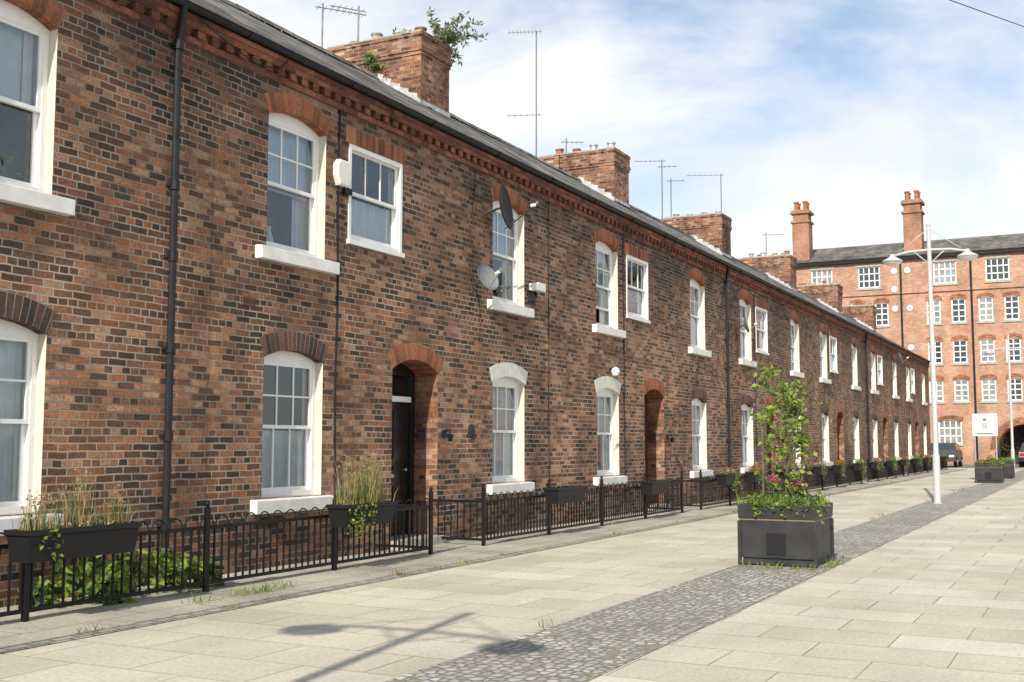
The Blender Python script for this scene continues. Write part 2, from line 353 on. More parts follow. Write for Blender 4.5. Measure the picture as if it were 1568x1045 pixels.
def sill(S,yc,z,w=1.5,th=.17,pr=.10):
    x=WX; x1=x+pr
    ya,yb=yc-w/2,yc+w/2
    P=[(x-.105,z),(x-.105,z-th+.03),(x+.0,z-th),(x1,z-th),(x1,z-.02)]
    for i in range(len(P)):
        a=P[i];b=P[(i+1)%len(P)]
        S.poly([(a[0],ya,a[1]),(b[0],ya,b[1]),(b[0],yb,b[1]),(a[0],yb,a[1])],WHITE)
    S.poly([(p[0],ya,p[1]) for p in P][::-1],WHITE); S.poly([(p[0],yb,p[1]) for p in P],WHITE)

# ---------------------------------------------------------------- vegetation helpers
def leaves(mb,c,rad,n,size,mats,rng=R,flat=.0):
    for _ in range(n):
        while True:
            p=Vector((rng.uniform(-1,1),rng.uniform(-1,1),rng.uniform(-1,1)))
            if p.length<=1: break
        p=Vector((c[0]+p.x*rad[0],c[1]+p.y*rad[1],c[2]+p.z*rad[2]))
        leafat(mb,p,size*rng.uniform(.6,1.3),rng.choice(mats),rng)
def leafat(mb,p,s,m,rng=R,d=None,wd=.32):
    d=Vector((rng.gauss(0,1),rng.gauss(0,1),rng.gauss(0,.7))).normalized() if d is None else d
    q=d.cross(Vector((rng.gauss(0,1),rng.gauss(0,1),rng.gauss(0,1)))).normalized()*s*wd
    nrm=d.cross(q).normalized()*s*.1
    mb.poly([p,p+d*s*.5+q-nrm,p+d*s],m); mb.poly([p,p+d*s,p+d*s*.5-q-nrm],m)
def grass(mb,x0,x1,y0,y1,z,n,h,mats,w=.006,lean=.35,rng=R):
    for _ in range(n):
        x=rng.uniform(x0,x1);y=rng.uniform(y0,y1);hh=h*rng.uniform(.4,1.15);lx=rng.gauss(0,lean)*hh;ly=rng.gauss(0,lean)*hh
        a=rng.random()*PI; dx=math.cos(a)*w;dy=math.sin(a)*w; m=rng.choice(mats)
        mid=(x+lx*.35,y+ly*.35,z+hh*.6)
        mb.poly([(x-dx,y-dy,z),(x+dx,y+dy,z),(mid[0]+dx*.8,mid[1]+dy*.8,mid[2]),(mid[0]-dx*.8,mid[1]-dy*.8,mid[2])],m)
        mb.poly([(mid[0]-dx*.8,mid[1]-dy*.8,mid[2]),(mid[0]+dx*.8,mid[1]+dy*.8,mid[2]),(x+lx,y+ly,z+hh)],m)

kinds=['side','net','low','blind','half','drop','side']
# ---------------------------------------------------------------- terrace houses
S0=8.75; PER=9.9
ZE=6.1; XR=WX-4.0; ZR=8.66; XB=WX-8.0
XG=WX+.08
def house(k):
    s=S0+PER*k; e=s+PER
    H=empty('brick_house')
    W,F,G,Rm,S,Rf,Dr,Gu,Ch,Pp=[MB() for _ in range(10)]
    c2=s+(2.1 if k==0 else 1.96); sm=s+(3.78 if k==0 else 3.62); dr=s+(4.82 if k==0 else 4.58); c3=s+(7.83 if k==-1 else 7.66)
    hw=.56
    ops=[]
    def addwin(yc,hw,z0,zs,rise,tb,lb,kind,archm,white=False,o=0):
        ops.append((yc-hw,yc+hw,z0,zs+rise)); window(W,F,G,Rm,yc,hw,z0,zs+rise,rise,tb,lb,kind,openlow=o)
        if white:
            arch(W,yc,hw+.03,zs-.02,rise,.23,WX+.012,WX-.11,WARCH)
        else: arch(W,yc,hw+.0,zs,rise,.235,WX+.005,WX-.11,archm)
        sill(S,yc,z0)
    kd=lambda:kinds[R.randrange(len(kinds))]
    opn=R.choice([0,0,.25]) if k>0 else 0
    addwin(c2,hw,3.71,5.29,.12,(3,2),(1,1),'blind' if k==0 else kd(),ARCH,o=.3 if k==1 else 0)
    addwin(c3,hw,3.71,5.29,.12,(3,2) if k!=-1 else (2,1),(1,1),'w1' if k==-1 else kd(),ARCH,o=opn)
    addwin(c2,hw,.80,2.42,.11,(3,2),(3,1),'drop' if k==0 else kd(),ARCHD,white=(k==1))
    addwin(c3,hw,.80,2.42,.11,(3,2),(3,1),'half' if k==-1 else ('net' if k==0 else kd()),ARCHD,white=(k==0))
    hs=.63
    ops.append((sm-hs,sm+hs,4.05,5.3)); window(W,F,G,Rm,sm,hs,4.05,5.3,0,(3,1),(1,1),'drop' if k!=2 else 'side',rec=.03)
    F.box(WX-.02,WX+.012,sm-hs-.005,sm-hs+.05,4.04,5.31,UPVC);F.box(WX-.02,WX+.012,sm+hs-.05,sm+hs+.005,4.04,5.31,UPVC)
    F.box(WX-.02,WX+.01,sm-hs+.05,sm+hs-.05,5.25,5.31,UPVC);F.box(WX-.02,WX+.045,sm-hs-.03,sm+hs+.03,3.99,4.05,UPVC)
    W.poly([(WX+.005,sm-hs-.08,5.315),(WX+.005,sm+hs+.08,5.315),(WX+.005,sm+hs+.08,5.54),(WX+.005,sm-hs-.08,5.54)],ARCH,[(.006,60),(.006,60+2*hs+.16),(.231,60+2*hs+.16),(.231,60)])
    # door
    hd=.60; zc=2.60; ri=.16
    ops.append((dr-hd,dr+hd,0,zc)); xd=WX-.42
    arch(W,dr,hd,zc-ri,ri,.24,WX+.006,xd,ARCH)
    W.poly([(WX,dr+hd,0),(xd,dr+hd,0),(xd,dr+hd,zc),(WX,dr+hd,zc)],CHB); W.poly([(WX,dr-hd,0),(WX,dr-hd,zc),(xd,dr-hd,zc),(xd,dr-hd,0)],CHB)
    W.poly([(WX,dr-hd,zc),(xd,dr-hd,zc),(xd,dr+hd,zc),(WX,dr+hd,zc)],CHB)
    dm=DOORM if k%2==0 else REDD
    fm=dm
    Dr.box(xd-.06,xd+.03,dr-hd+.002,dr-hd+.1,0.1,zc-.003,fm); Dr.box(xd-.06,xd+.03,dr+hd-.1,dr+hd-.002,0.1,zc-.003,fm)
    Dr.box(xd-.06,xd+.028,dr-hd+.1,dr+hd-.1,2.02,2.10,UPVC if k==0 else fm); Dr.box(xd-.06,xd+.028,dr-hd+.1,dr+hd-.1,2.40,zc-.003,fm)
    Dr.box(xd-.08,xd-.02,dr-hd+.1,dr+hd-.1,.12,2.02,dm)
    for (za,zb) in ((.3,.85),(1.05,1.9)):
        for yy in (-.27,.27):
            Dr.box(xd-.03,xd-.008,dr+yy-.17,dr+yy+.17,za,zb,dm)
    Dr.box(xd-.02,xd-.004,dr-.12,dr+.12,.94,.99,GREYM); Dr.lathe((xd-.02,dr+.38,1.05),[(.0,.06),(.025,.05),(.02,.03),(.012,0)],GREYM,8,axis=(1,0,0))
    G.poly([(xd-.02,dr-hd+.1,2.10),(xd-.02,dr+hd-.1,2.10),(xd-.02,dr+hd-.1,2.40),(xd-.02,dr-hd+.1,2.40)],GLASS)
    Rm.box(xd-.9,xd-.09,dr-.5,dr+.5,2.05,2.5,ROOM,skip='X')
    Dr.box(xd-.1,WX+.16,dr-hd+.002,dr+hd-.002,0.0,.12,STONE)
    wall_grid(W,WX,s,e,0,ZE-.02,ops,BR)
    for yy in (c2-1.0,c3+1.1):
        W.box(WX-.01,WX+.008,yy-.11,yy+.11,.30,.36,DISHD)
    W.box(WX-.01,WX+.008,c2-.95,c2-.73,3.0-.02,3.0+.12,DENT)
    wall_grid(W,XB,s,e,0,ZE,[],BR)
    # eaves
    W.box(WX-.01,WX+.03,s,e,5.70,5.775,DENT,skip='x')
    W.box(WX-.01,WX+.075,s,e,5.865,5.94,DENT,skip='x'); W.box(WX-.01,WX+.09,s,e,5.94,6.0,DENT,skip='x')
    n=int(PER/.225)
    for i in range(n):
        y=s+.05+i*PER/n; W.box(WX-.01,WX+.065+R.uniform(-.006,.006),y,y+.112,5.776,5.864,DENT,skip='x')
    # roof
    ny=20; ns=6
    def rp(i,j,back=False):
        y=s+PER*i/ny; t=j/ns
        x=(XG-.0)+(XR-XG)*t if not back else (XB-.15)+(XR-XB+.15)*t
        z=ZE-.03+(ZR-ZE+.03)*t+.025*math.sin(y*1.1)*math.sin(PI*t*.9)+.012*math.sin(y*3.3+t*5)*math.sin(PI*t*.9)
        return (x,y,z)
    for i in range(ny):
        for j in range(ns):
            for bk in (False,True):
                q=[rp(i,j,bk),rp(i+1,j,bk),rp(i+1,j+1,bk),rp(i,j+1,bk)]
                Rf.poly(q if not bk else q[::-1],SLATE,[(a[1],(a[0]+40)*1.16) for a in (q if not bk else q[::-1])])
    for i in range(int(PER/.3)):
        a=s+i*.3+.005; sl_=(ZR-ZE)/(XG-XR); dx=R.uniform(.03,.07)
        Rf.poly([(XG+dx,a,ZE+.012-dx*sl_),(XG+dx,a+.288,ZE+.012-dx*sl_+R.uniform(-.006,.006)),(XG-.4,a+.288,ZE+.012+.4*sl_),(XG-.4,a,ZE+.012+.4*sl_)],SLATE)
    Rf.box(WX-.1,XG-.004,s,e,6.001,ZE-.045,BLACK)
    nt_=int(PER/.45)
    for i in range(nt_):
        a=s+PER*i/nt_; b=s+PER*(i+1)/nt_-.008; z=R.uniform(0,.012)
        pr=[(XR+.16,ZR-.085+z),(XR+.09,ZR+.02+z),(XR,ZR+.05+z),(XR-.09,ZR+.02+z),(XR-.16,ZR-.085+z)]
        for q in range(4): Rf.poly([(pr[q][0],a,pr[q][1]),(pr[q][0],b,pr[q][1]),(pr[q+1][0],b,pr[q+1][1]),(pr[q+1][0],a,pr[q+1][1])],SLATE)
    gx=XG+.05; gz=6.06; gr=.058
    for i in range(8):
        t0=PI+PI*i/8;t1=PI+PI*(i+1)/8
        a=(gx+gr*math.cos(t0),gz+gr*math.sin(t0));b=(gx+gr*math.cos(t1),gz+gr*math.sin(t1))
        Gu.poly([(a[0],s,a[1]),(b[0],s,b[1]),(b[0],e,b[1]),(a[0],e,a[1])],PIPE)
    Gu.box(gx+gr-.004,gx+gr+.008,s,e,gz-.01,gz+.008,PIPE)
    for i in range(5):
        y=s+1+i*2; Gu.tube([(gx+.068*math.cos(t),y,gz+.068*math.sin(t)) for t in [PI+PI*q/6 for q in range(7)]],.01,PIPE,5)
    if k%2==0:
        y=s-.02; px=WX+.07
        Gu.tube([(gx,y,6.03),(gx,y,5.95),(px,y,5.62),(px,y,.12),(px+.08,y,.03)],.038,PIPE,10)
        for z in (5.6,4.1,3.35,2.4,1.5,.6,):
            Gu.lathe((px,y,z),[(.038,-.05),(.052,-.05),(.052,.05),(.038,.05)],PIPE,10)
            Gu.box(WX,px,y-.06,y+.06,z-.015,z+.015,PIPE)
    # chimney
    ya,yb=e-.36,e+.72; xa,xb=XR-1.12,XR+1.1
    yo=lambda d,z0,z1,m:Ch.box(xa-d,xb+d,ya-d,yb+d,z0,z1,m)
    yo(0,6.9,8.97,CHB); yo(.022,8.97,9.045,CHB); yo(.045,9.045,9.12,CHB); yo(.025,9.12,9.345,CHB); yo(.045,9.345,9.42,CHB); yo(.015,9.42,9.46,MORT)
    Ch.box(xa+.1,xb-.1,ya+.1,yb-.1,9.46,9.50,MORT)
    for i in range(8):
        xx=xa+.2+i*(xb-xa-.4)/7
        yy=ya+.3 if i%2 else yb-.3
        hgt=R.choice([.06,.1,.16])
        Ch.lathe((xx,yy,9.48),[(.11,0),(.10,hgt-.03),(.125,hgt),(.125,hgt+.03),(.08,hgt+.03),(.075,0)],R.choice([POT,POT,MORT,GREYM]),12)
    sl=(ZR-ZE)/(XG-XR)
    x=XR+.02
    while x<xb-.02:
        x2=min(x+.2,xb); zt=ZR-(x-XR)*sl
        Ch.poly([(x,ya-.006,zt-.18),(x2,ya-.006,zt-.18),(x2,ya-.006,zt+.05),(x,ya-.006,zt+.10)],LEAD); x=x2
    zt=ZR-(xb-XR)*sl
    Ch.poly([(xb+.006,ya-.03,zt+.10),(xb+.006,yb+.03,zt+.10),(xb+.006,yb+.03,zt-.05),(xb+.006,ya-.03,zt-.05)],LEAD)
    Ch.poly([(xb+.006,ya-.05,zt+.01),(xb+.006,yb+.05,zt+.01),(xb+.28,yb+.08,zt-.145),(xb+.28,ya-.08,zt-.145)],LEAD)
    m=8
    for i in range(m):
        xx0=xb+(XG-xb)*i/m; xx1=xb+(XG-xb)*(i+1)/m
        z0=ZR-(xx0-XR)*sl+.035; z1=ZR-(xx1-XR)*sl+.035
        Rf.poly([(xx0,e-.08,z0),(xx1,e-.08,z1),(xx1,e+.06,z1),(xx0,e+.06,z0)],LEAD if k in(0,1) else SLATE)
    for flag,y in ((k==-1,s),(k==KMAX,e)):
        if flag:
            W.poly([(WX,y,0),(XB,y,0),(XB,y,ZE-.03),(XR,y,ZR-.03),(WX,y,ZE-.03)],BR)
    W.build('walls',H); F.build('window_frames',H); G.build('window_glass',H); Rm.build('rooms_and_curtains',H)
    S.build('window_sills',H,bevel=.008); Rf.build('roof',H); Dr.build('front_door',H,bevel=.004); Gu.build('gutter_and_downpipe',H); Ch.build('chimney',H)
    return H
KMAX=5
for k in range(-1,KMAX+1): house(k)

# ---------------------------------------------------------------- railings
FX=-7.68
def fence(ya,yb,retA=True,retB=True):
    M=MB(); H=.80
    L_=yb-ya; npost=max(1,round(L_/1.95))
    for i in range(npost+1):
        y=ya+L_*i/npost
        M.box(FX-.022,FX+.022,y-.022,y+.022,0,H,BLACK); M.lathe((FX,y,H),[(.03,0),(.03,.012),(.012,.02),(.026,.04),(.024,.058),(0,.07)],BLACK,8)
    M.box(FX-.008,FX+.008,ya,yb,.075,.11,BLACK); M.box(FX-.008,FX+.008,ya,yb,.60,.635,BLACK)
    n=int(L_/.105)
    for i in range(n+1):
        y=ya+L_*i/n; M.box(FX-.008,FX+.008,y-.008,y+.008,.111,.599,BLACK)
    nh=int(L_/.21)
    for i in range(nh):
        yc=ya+L_*(i+.5)/nh; r=.09
        M.tube([(FX,yc+r*math.cos(t),.635+r*1.0*math.sin(t)) for t in [PI*q/7 for q in range(8)]],.008,BLACK,4)
    for flag,y in ((retA,ya),(retB,yb)):
        if flag:
            M.box(WX,FX,y-.008,y+.008,.075,.11,BLACK); M.box(WX,FX,y-.008,y+.008,.60,.635,BLACK)
            for i in range(1,8):
                x=WX+(FX-WX)*i/8; M.box(x-.007,x+.007,y-.007,y+.007,.111,.599,BLACK)
    return M.build('iron_railing')
fence(-1.0,2.9); fence(4.35,12.62)
for k in range(0,KMAX+1):
    s=S0+PER*k
    a=s+(4.82 if k==0 else 4.58)+.62; b=s+PER+4.58-.72
    if k==KMAX: b=s+PER-.2
    fence(a-.1 if k else 14.03,b)

def trough(yc,w,mats,h=.25,n=60,dry=0,z=.5,fl=None,nf=0,trail=0,side=1):
    M=MB(); x=FX+.17*side
    hw=w/2
    xa,xb=x-.13,x+.13
    lo=.03
    T=[(xa,yc-hw,z+.24),(xb,yc-hw,z+.24),(xb,yc+hw,z+.24),(xa,yc+hw,z+.24)]
    B=[(xa+lo,yc-hw+lo,z),(xb-lo,yc-hw+lo,z),(xb-lo,yc+hw-lo,z),(xa+lo,yc+hw-lo,z)]
    for i in range(4):
        j=(i+1)%4; M.poly([B[i],B[j],T[j],T[i]],PLF)
    M.poly(B[::-1],PLF)
    M.box(xa-.012,xb+.012,yc-hw-.012,yc-hw+.012,z+.21,z+.25,PLF);M.box(xa-.012,xb+.012,yc+hw-.012,yc+hw+.012,z+.21,z+.25,PLF)
    M.box(xa-.012,xa+.012,yc-hw+.012,yc+hw-.012,z+.21,z+.25,PLF);M.box(xb-.012,xb+.012,yc-hw+.012,yc+hw-.012,z+.21,z+.25,PLF)
    M.poly([(xa,yc-hw,z+.2),(xb,yc-hw,z+.2),(xb,yc+hw,z+.2),(xa,yc+hw,z+.2)],TIMB)
    for yy in (-hw*.6,hw*.6): M.box(FX-.02,xa+.01,yc+yy-.015,yc+yy+.015,z+.12,z+.16,BLACK)
    grass(M,xa+.02,xb-.02,yc-hw+.03,yc+hw-.03,z+.2,n,h,mats,w=.004)
    leaves(M,(x,yc,z+.25),(.12,hw*.95,.06),int(n*1.2),.045,mats)
    if dry:
        for _ in range(max(3,dry//22)):
            cy=yc+R.uniform(-hw*.85,hw*.85); hh=R.uniform(1.2,2.6)*h
            grass(M,xa+.03,xb-.03,cy-.07,cy+.07,z+.2,22,hh,[DRY,DRY,SAGE,LF2],w=.0032,lean=.16)
            leaves(M,(x,cy,z+.2+hh*.85),(.06,.09,hh*.2),30,.024,[DRY,DRY,SAGE])
    if fl:
        leaves(M,(x,yc,z+.3),(.14,hw*.9,.10),nf,.05,fl)
        leaves(M,(x,yc,z+.28),(.14,hw*.9,.11),nf*2,.05,[LF1,LF2])
    if trail:
        for _ in range(trail):
            y=yc+R.uniform(-hw,hw)*(1 if fl else .5)-(0 if fl else .2)
            for q in range(R.randrange(4,12)):
                for _ in range(2): leafat(M,Vector((xb+R.uniform(-.01,.06),y+R.uniform(-.05,.05),z+.24-q*.035)),.05,R.choice([LF1,LF2]))
    return M.build('planter_box')
trough(6.75,1.15,[LF2,SAGE,DRY],h=.20,n=90,dry=300,z=.50,trail=2)
trough(10.85,1.0,[LF1,LF2,DRY],h=.26,n=90,dry=480,z=.50,trail=7)
trough(16.4,1.05,[LF2,LF3],h=.08,n=14,z=.50)
trough(20.5,1.0,[LF2,LF3],h=.08,n=10,z=.48)
for (y,fl,nf) in ((25.2,[PINK,PINK,WPET],90),(27.6,[PINK,RED],100),(31.2,[LF1],60),(34.8,[PINK,WPET],110),(37.6,[RED,RED],190),(41,[LF1],50),(44.4,[RED,PINK],110),(48,[LF2],60),(51.5,[PINK,RED],90),(55,[LF1],60),(58.5,[RED],90),(62,[PINK],80),(65.5,[LF1],60)):
    trough(y,1.0,[LF1,LF2],h=.2,n=70,z=.50,fl=fl,nf=nf,trail=4)

M=MB()
for (x,y,r,h) in ((-8.15,7.35,.2,.45),(-8.15,7.8,.22,.66),(-8.05,8.3,.22,.4),(-7.95,8.75,.12,.3),(-7.9,7.5,.16,.3),(-8.2,7.0,.12,.25)):
    leaves(M,(x,y,h*.45),(r,r*1.1,h*.55),110,.12,[LF1,LF1,LF2,LF2,LF3])
    for _ in range(5): M.tube([(x,y,0),(x+R.uniform(-.1,.1),y+R.uniform(-.12,.12),h*.9)],.006,LF2,4)
M.build('garden_shrub')
M=MB(); rg=random.Random(5)
for _ in range(80):
    y=rg.uniform(5,45); x=rg.choice([-8.48,-7.68,-6.78,-6.78,-6.78,-3.88])+rg.gauss(0,.02)
    grass(M,x-.05,x+.05,y-.1,y+.1,.01,rg.randrange(6,22),rg.uniform(.03,.10),[LF1,LF2,DRY],w=.004,lean=.6,rng=rg)
for y in (8.5,8.65,8.8,9.1,7.9): grass(M,-7.3,-7.1,y-.15,y+.15,.005,26,.10,[LF1,LF2],w=.004,lean=.7,rng=rg)
for _ in range(22):
    y=rg.uniform(9,50); x=rg.uniform(-2.7,4); x=round(x/.92)*.92-.4
    grass(M,x-.03,x+.03,y-.06,y+.06,.01,rg.randrange(4,12),rg.uniform(.02,.06),[LF1,LF2],w=.004,lean=.8,rng=rg)
grass(M,-3.8,-2.9,12.95,13.1,.01,60,.09,[LF1,LF2],w=.005,lean=.6); grass(M,-2.88,-2.75,13.1,14.1,.01,50,.10,[LF1,LF2],w=.005,lean=.6)
M.build('weeds')

def bush(c,n,Ln,lm,lsz=.11,bx=0,by=0):
    M=MB(); c=Vector(c)
    for _ in range(n):
        d=Vector((R.gauss(bx,.8),R.gauss(by,.8),R.uniform(.15,1.2))).normalized(); ln=Ln*R.uniform(.5,1.1)
        pts=[];p=c.copy()
        for q in range(8):
            pts.append(p.copy()); p=p+d*ln/7; d=(d+Vector((0,0,-.12))).normalized()
        M.tube(pts,[.008-.0009*q for q in range(8)],BARK,4)
        for q in range(2,8):
            for _ in range(6): leafat(M,pts[q]+Vector((R.gauss(0,.02),R.gauss(0,.02),R.gauss(0,.02))),lsz,R.choice(lm),wd=.17)
    return M.build('buddleia_bush')
bush((XR+1.0,S0+PER+.5,9.42),36,.9,[SAGE,SAGE,LF2,SAGE,SAGE],.13,.1,.1)
bush((XR+.05,S0+PER-.38,8.85),12,.4,[LF2,LF1,SAGE],.09,0,-.5)
bush((XR+1.0,S0+2*PER+.1,9.4),3,.2,[LF2],.06)

# ---------------------------------------------------------------- big planter with sapling
def bigplanter(name,x0,x1,y0,y1,h,tree=False,flowers=None):
    E=empty(name); M=MB()
    M.box(x0+.04,x1-.04,y0+.04,y1-.04,0.02,.10,PLM)
    M.box(x0+.015,x1-.015,y0+.015,y1-.015,.10,h-.17,PLM)
    M.box(x0+.008,x1-.008,y0+.008,y1-.008,h-.17,h-.15,PLB)
    M.box(x0,x1,y0,y1,h-.15,h,PLM,skip='Z')
    M.box(x0,x0+.05,y0,y1,h,h+.012,PLM);M.box(x1-.05,x1,y0,y1,h,h+.012,PLM);M.box(x0+.05,x1-.05,y0,y0+.05,h,h+.012,PLM);M.box(x0+.05,x1-.05,y1-.05,y1,h,h+.012,PLM)
    for xx in (x0+.012,x1-.012):
        for yy in (y0+.012,y1-.012): M.box(xx-.02,xx+.02,yy-.02,yy+.02,.02,h-.175,PLM)
    xm=(x0+x1)/2
    M.box(xm-.12,xm+.10,y0+.008,y0+.018,h*.2,h*.56,PLF)
    M.build('planter_body',E,bevel=.006)
    M=MB(); M.poly([(x0+.05,y0+.05,h-.02),(x1-.05,y0+.05,h-.02),(x1-.05,y1-.05,h-.02),(x0+.05,y1-.05,h-.02)],TIMB); M.build('soil',E)
    M=MB(); xc,yc=(x0+x1)/2,(y0+y1)/2; hx,hy=(x1-x0)/2,(y1-y0)/2
    leaves(M,(xc,yc,h+.03),(hx*1.08,hy*1.08,.11),850,.055,[LF1,LF1,LF2,LF3]); grass(M,x0,x1,y0,y1,h-.01,300,.17,[LF1,LF2],w=.005,lean=.7)
    for _ in range(26):
        t=R.random(); sx=R.choice([0,1,2])
        px,py=(x0+t*(x1-x0),y0-.01) if sx else (x1+.01,y0+t*(y1-y0))
        for q in range(R.randrange(2,8)): leafat(M,Vector((px+R.gauss(0,.02),py+R.gauss(0,.01),h+.03-q*.03)),.06,R.choice([LF1,LF2]))
    M.build('foliage',E)
    if flowers:
        M=MB()
        for (fx,fy,fz,r,m) in flowers:
            leaves(M,(fx,fy,fz),(r,r,r*.7),38,.035,m); leaves(M,(fx,fy,fz-.05),(r*1.2,r*1.2,r),70,.05,[LF2,LF1])
            M.tube([(fx,fy,h-.05),(fx,fy,fz)],.006,LF2,4)
        M.build('flowers',E)
    if tree:
        M=MB(); tx,ty=xc-.02,yc; rr=random.Random(3)
        for (bx,by,tilt,ht,dn) in ((tx-.1,ty,-.04,1.62,1),(tx+.02,ty+.05,.02,1.45,.8),(tx+.12,ty-.05,.08,1.2,.9)):
            pts=[Vector((bx+tilt*q/6+rr.gauss(0,.015),by+rr.gauss(0,.015),h-.05+ht*q/6)) for q in range(7)]
            M.tube(pts,[.014-.0015*q for q in range(7)],BARK,6)
            for q in range(1,7):
                for _ in range(6):
                    d=Vector((rr.gauss(0,1),rr.gauss(0,1),rr.uniform(-.2,.9))).normalized(); ln=rr.uniform(.1,.30)*(1.1-q*.05)
                    M.tube([pts[q],pts[q]+d*ln*.5,pts[q]+d*ln+Vector((0,0,-.02))],[.005,.004,.002],BARK,4)
                    dens=int((13 if q>=4 else (8 if q==3 else 3))*dn*rr.uniform(.4,1.3))
                    for _ in range(dens):
                        pp=pts[q]+d*ln*rr.uniform(.4,1.15)+Vector((rr.gauss(0,.03),rr.gauss(0,.03),rr.gauss(0,.03)))
                        leafat(M,pp,.085,rr.choice([LF1,LF1,LF2]),rr)
        M.tube([(tx-.22,ty-.1,h-.1),(tx-.22,ty-.1,h+.95)],.012,BARK,6); M.tube([(tx+.2,ty+.1,h-.1),(tx+.2,ty+.1,h+.85)],.012,BARK,6)
        M.build('sapling',E)
    return E
bigplanter('street_planter',-3.82,-2.92,13.2,14.15,.70,True,
  [(-3.47,13.5,1.0,.075,[PINK,PINK,RED]),(-3.2,13.55,.95,.05,[WPET,PINK]),(-3.25,13.6,1.08,.035,[WPET])])
bigplanter('street_planter',-4.1,-3.2,44.7,45.7,.72,False,[(-3.6,45,.95,.12,[RED,LF2])])
bigplanter('street_planter',-4.1,-3.2,50.5,51.5,.72,False,[(-3.3,51,1.2,.35,[RED,RED,LF2]),(-3.7,51,1.5,.3,[LF1,LF2])])

# ---------------------------------------------------------------- street lamps
def lamp(x,y):
    M=MB(); E=empty('street_lamp')
    M.lathe((x,y,0),[(.11,0),(.11,.02),(.085,.03),(.083,1.1),(.075,1.16),(.062,1.2),(.058,3.5),(.050,6.0),(.045,6.68),(.055,6.69),(.055,6.73),(0,6.76)],LAMPM,14)
    M.build('post',E,smooth=False)
    M=MB()
    za=5.98
    M.tube([(x-.88,y,za+.02),(x-.5,y,za+.1),(x,y,za+.12),(x+.5,y,za+.1),(x+.88,y,za+.02)],.030,LAMPM,8)
    for sg in (-1,1):
        M.tube([(x,y,6.62),(x+sg*.72,y,za+.1)],.010,LAMPM,5); M.tube([(x,y,5.75),(x+sg*.35,y,za+.09)],.014,LAMPM,5)
        cx=x+sg*.86
        M.lathe((cx,y,za-.10),[(.0,.18),(.05,.17),(.06,.12),(.12,.08),(.24,.012),(.25,-.01),(.235,-.012)],LAMPM,18)
        M.lathe((cx,y,za-.10),[(.235,-.012),(.2,-.06),(.12,-.10),(0,-.115)],LENS,18)
    M.build('arms_and_heads',E,smooth=True)
lamp(-3.49,28.8); lamp(-3.8,60.4); lamp(-3.17,-1.62)

# ---------------------------------------------------------------- wall fittings
def dish(c,r,nrm,mat):
    M=MB(); c=Vector(c); nrm=Vector(nrm).normalized()
    M.lathe(c,[(0,-.06),(r*.5,-.035),(r*.85,.0),(r,.03),(r,.036),(r*.85,.008),(r*.5,-.027),(0,-.052)],mat,20,axis=nrm)
    side=Vector((0,0,-1)); tip=c+nrm*r*1.45+side*r*.15; lowp=c+side*r*.95
    M.tube([lowp,tip],.010,mat,5); M.tube([tip-nrm*.02,tip-nrm*.1],.028,LENS,8); M.tube([tip,tip+Vector((0,0,.05))],.02,DISHG,6)
    M.tube([c-nrm*.05,c-nrm*.12,(WX+.04,c.y-.02,c.z-.1),],.018,DISHD,6); M.tube([(WX+.04,c.y-.02,c.z-.22),(WX+.04,c.y-.02,c.z+.06)],.014,DISHD,6)
    M.tube([(WX+.012,c.y+.05,c.z-.1),(WX+.012,c.y+.25,c.z-.3),(WX+.012,c.y+.27,c.z-1.0)],.005,BLACK,4)
    return M.build('satellite_dish')
dish((-8.12,15.50,5.1),.36,(.86,.20,.12),DISHD)
dish((-8.25,15.15,3.95),.22,(.75,-.2,.3),DISHG)
dish((-8.2,29.4,4.55),.22,(.85,.3,.2),DISHG)
dish((-8.2,55.5,5.4),.3,(.85,.3,.2),DISHG)
# alarm box: shield-shaped casing
M=MB(); P=[(-.10,-.17),(.10,-.17),(.155,-.05),(.155,.10),(.09,.17),(-.09,.17),(-.155,.10),(-.155,-.05)]
fr=[(WX+.075,11.72+a*.86,4.87+b*.86) for a,b in P]; bk=[(WX+.055,11.72+a,4.87+b) for a,b in P]; b0=[(WX,11.72+a,4.87+b) for a,b in P]
M.poly(fr,WHITE)
for i in range(8):
    j=(i+1)%8; M.poly([bk[i],bk[j],fr[j],fr[i]],WHITE); M.poly([b0[i],b0[j],bk[j],bk[i]],WHITE)
M.box(WX,WX+.05,11.76,11.92,4.62,4.70,BLACK)
M.build('alarm_box',smooth=False)
M=MB(); M.box(WX,WX+.06,17.15,17.27,4.02,4.14,WHITE); M.box(WX+.06,WX+.2,17.12,17.4,4.0,4.14,WHITE); M.box(WX+.07,WX+.2,17.02,17.115,4.0,4.12,UPVC)
M.tube([(WX+.08,17.2,4.0),(WX+.12,17.2,3.93)],.03,BLACK,8); M.box(WX,WX+.03,17.1,17.35,3.82,3.99,PIPE); M.build('security_light',bevel=.01)
M=MB(); M.lathe((WX+.12,20.72,2.83),[(0,-.09),(.06,-.07),(.09,0),(.07,.06),(.03,.09),(0,.1)],LENS,14); M.tube([(WX,20.72,2.87),(WX+.1,20.72,2.93)],.015,BLACK,6)
BL=plain('blue_plastic_mat',(.05,.12,.5),.3); M.lathe((WX+.05,20.83,2.84),[(0,-.05),(.05,0),(0,.05)],BL,10); M.build('porch_light')
for y in (14.33,24.0,33.9):
    M=MB(); M.box(WX,WX+.03,y-.04,y+.04,1.52,1.62,BLACK); M.tube([(WX+.02,y,1.6),(WX+.1,y,1.62),(WX+.12,y,1.56)],.01,BLACK,5); M.lathe((WX+.12,y,1.45),[(.03,0),(.045,.08),(.05,.09),(0,.13)],BLACK,6); M.lathe((WX+.12,y,1.43),[(0,0),(.028,.02)],LENS,6); M.build('wall_lantern')
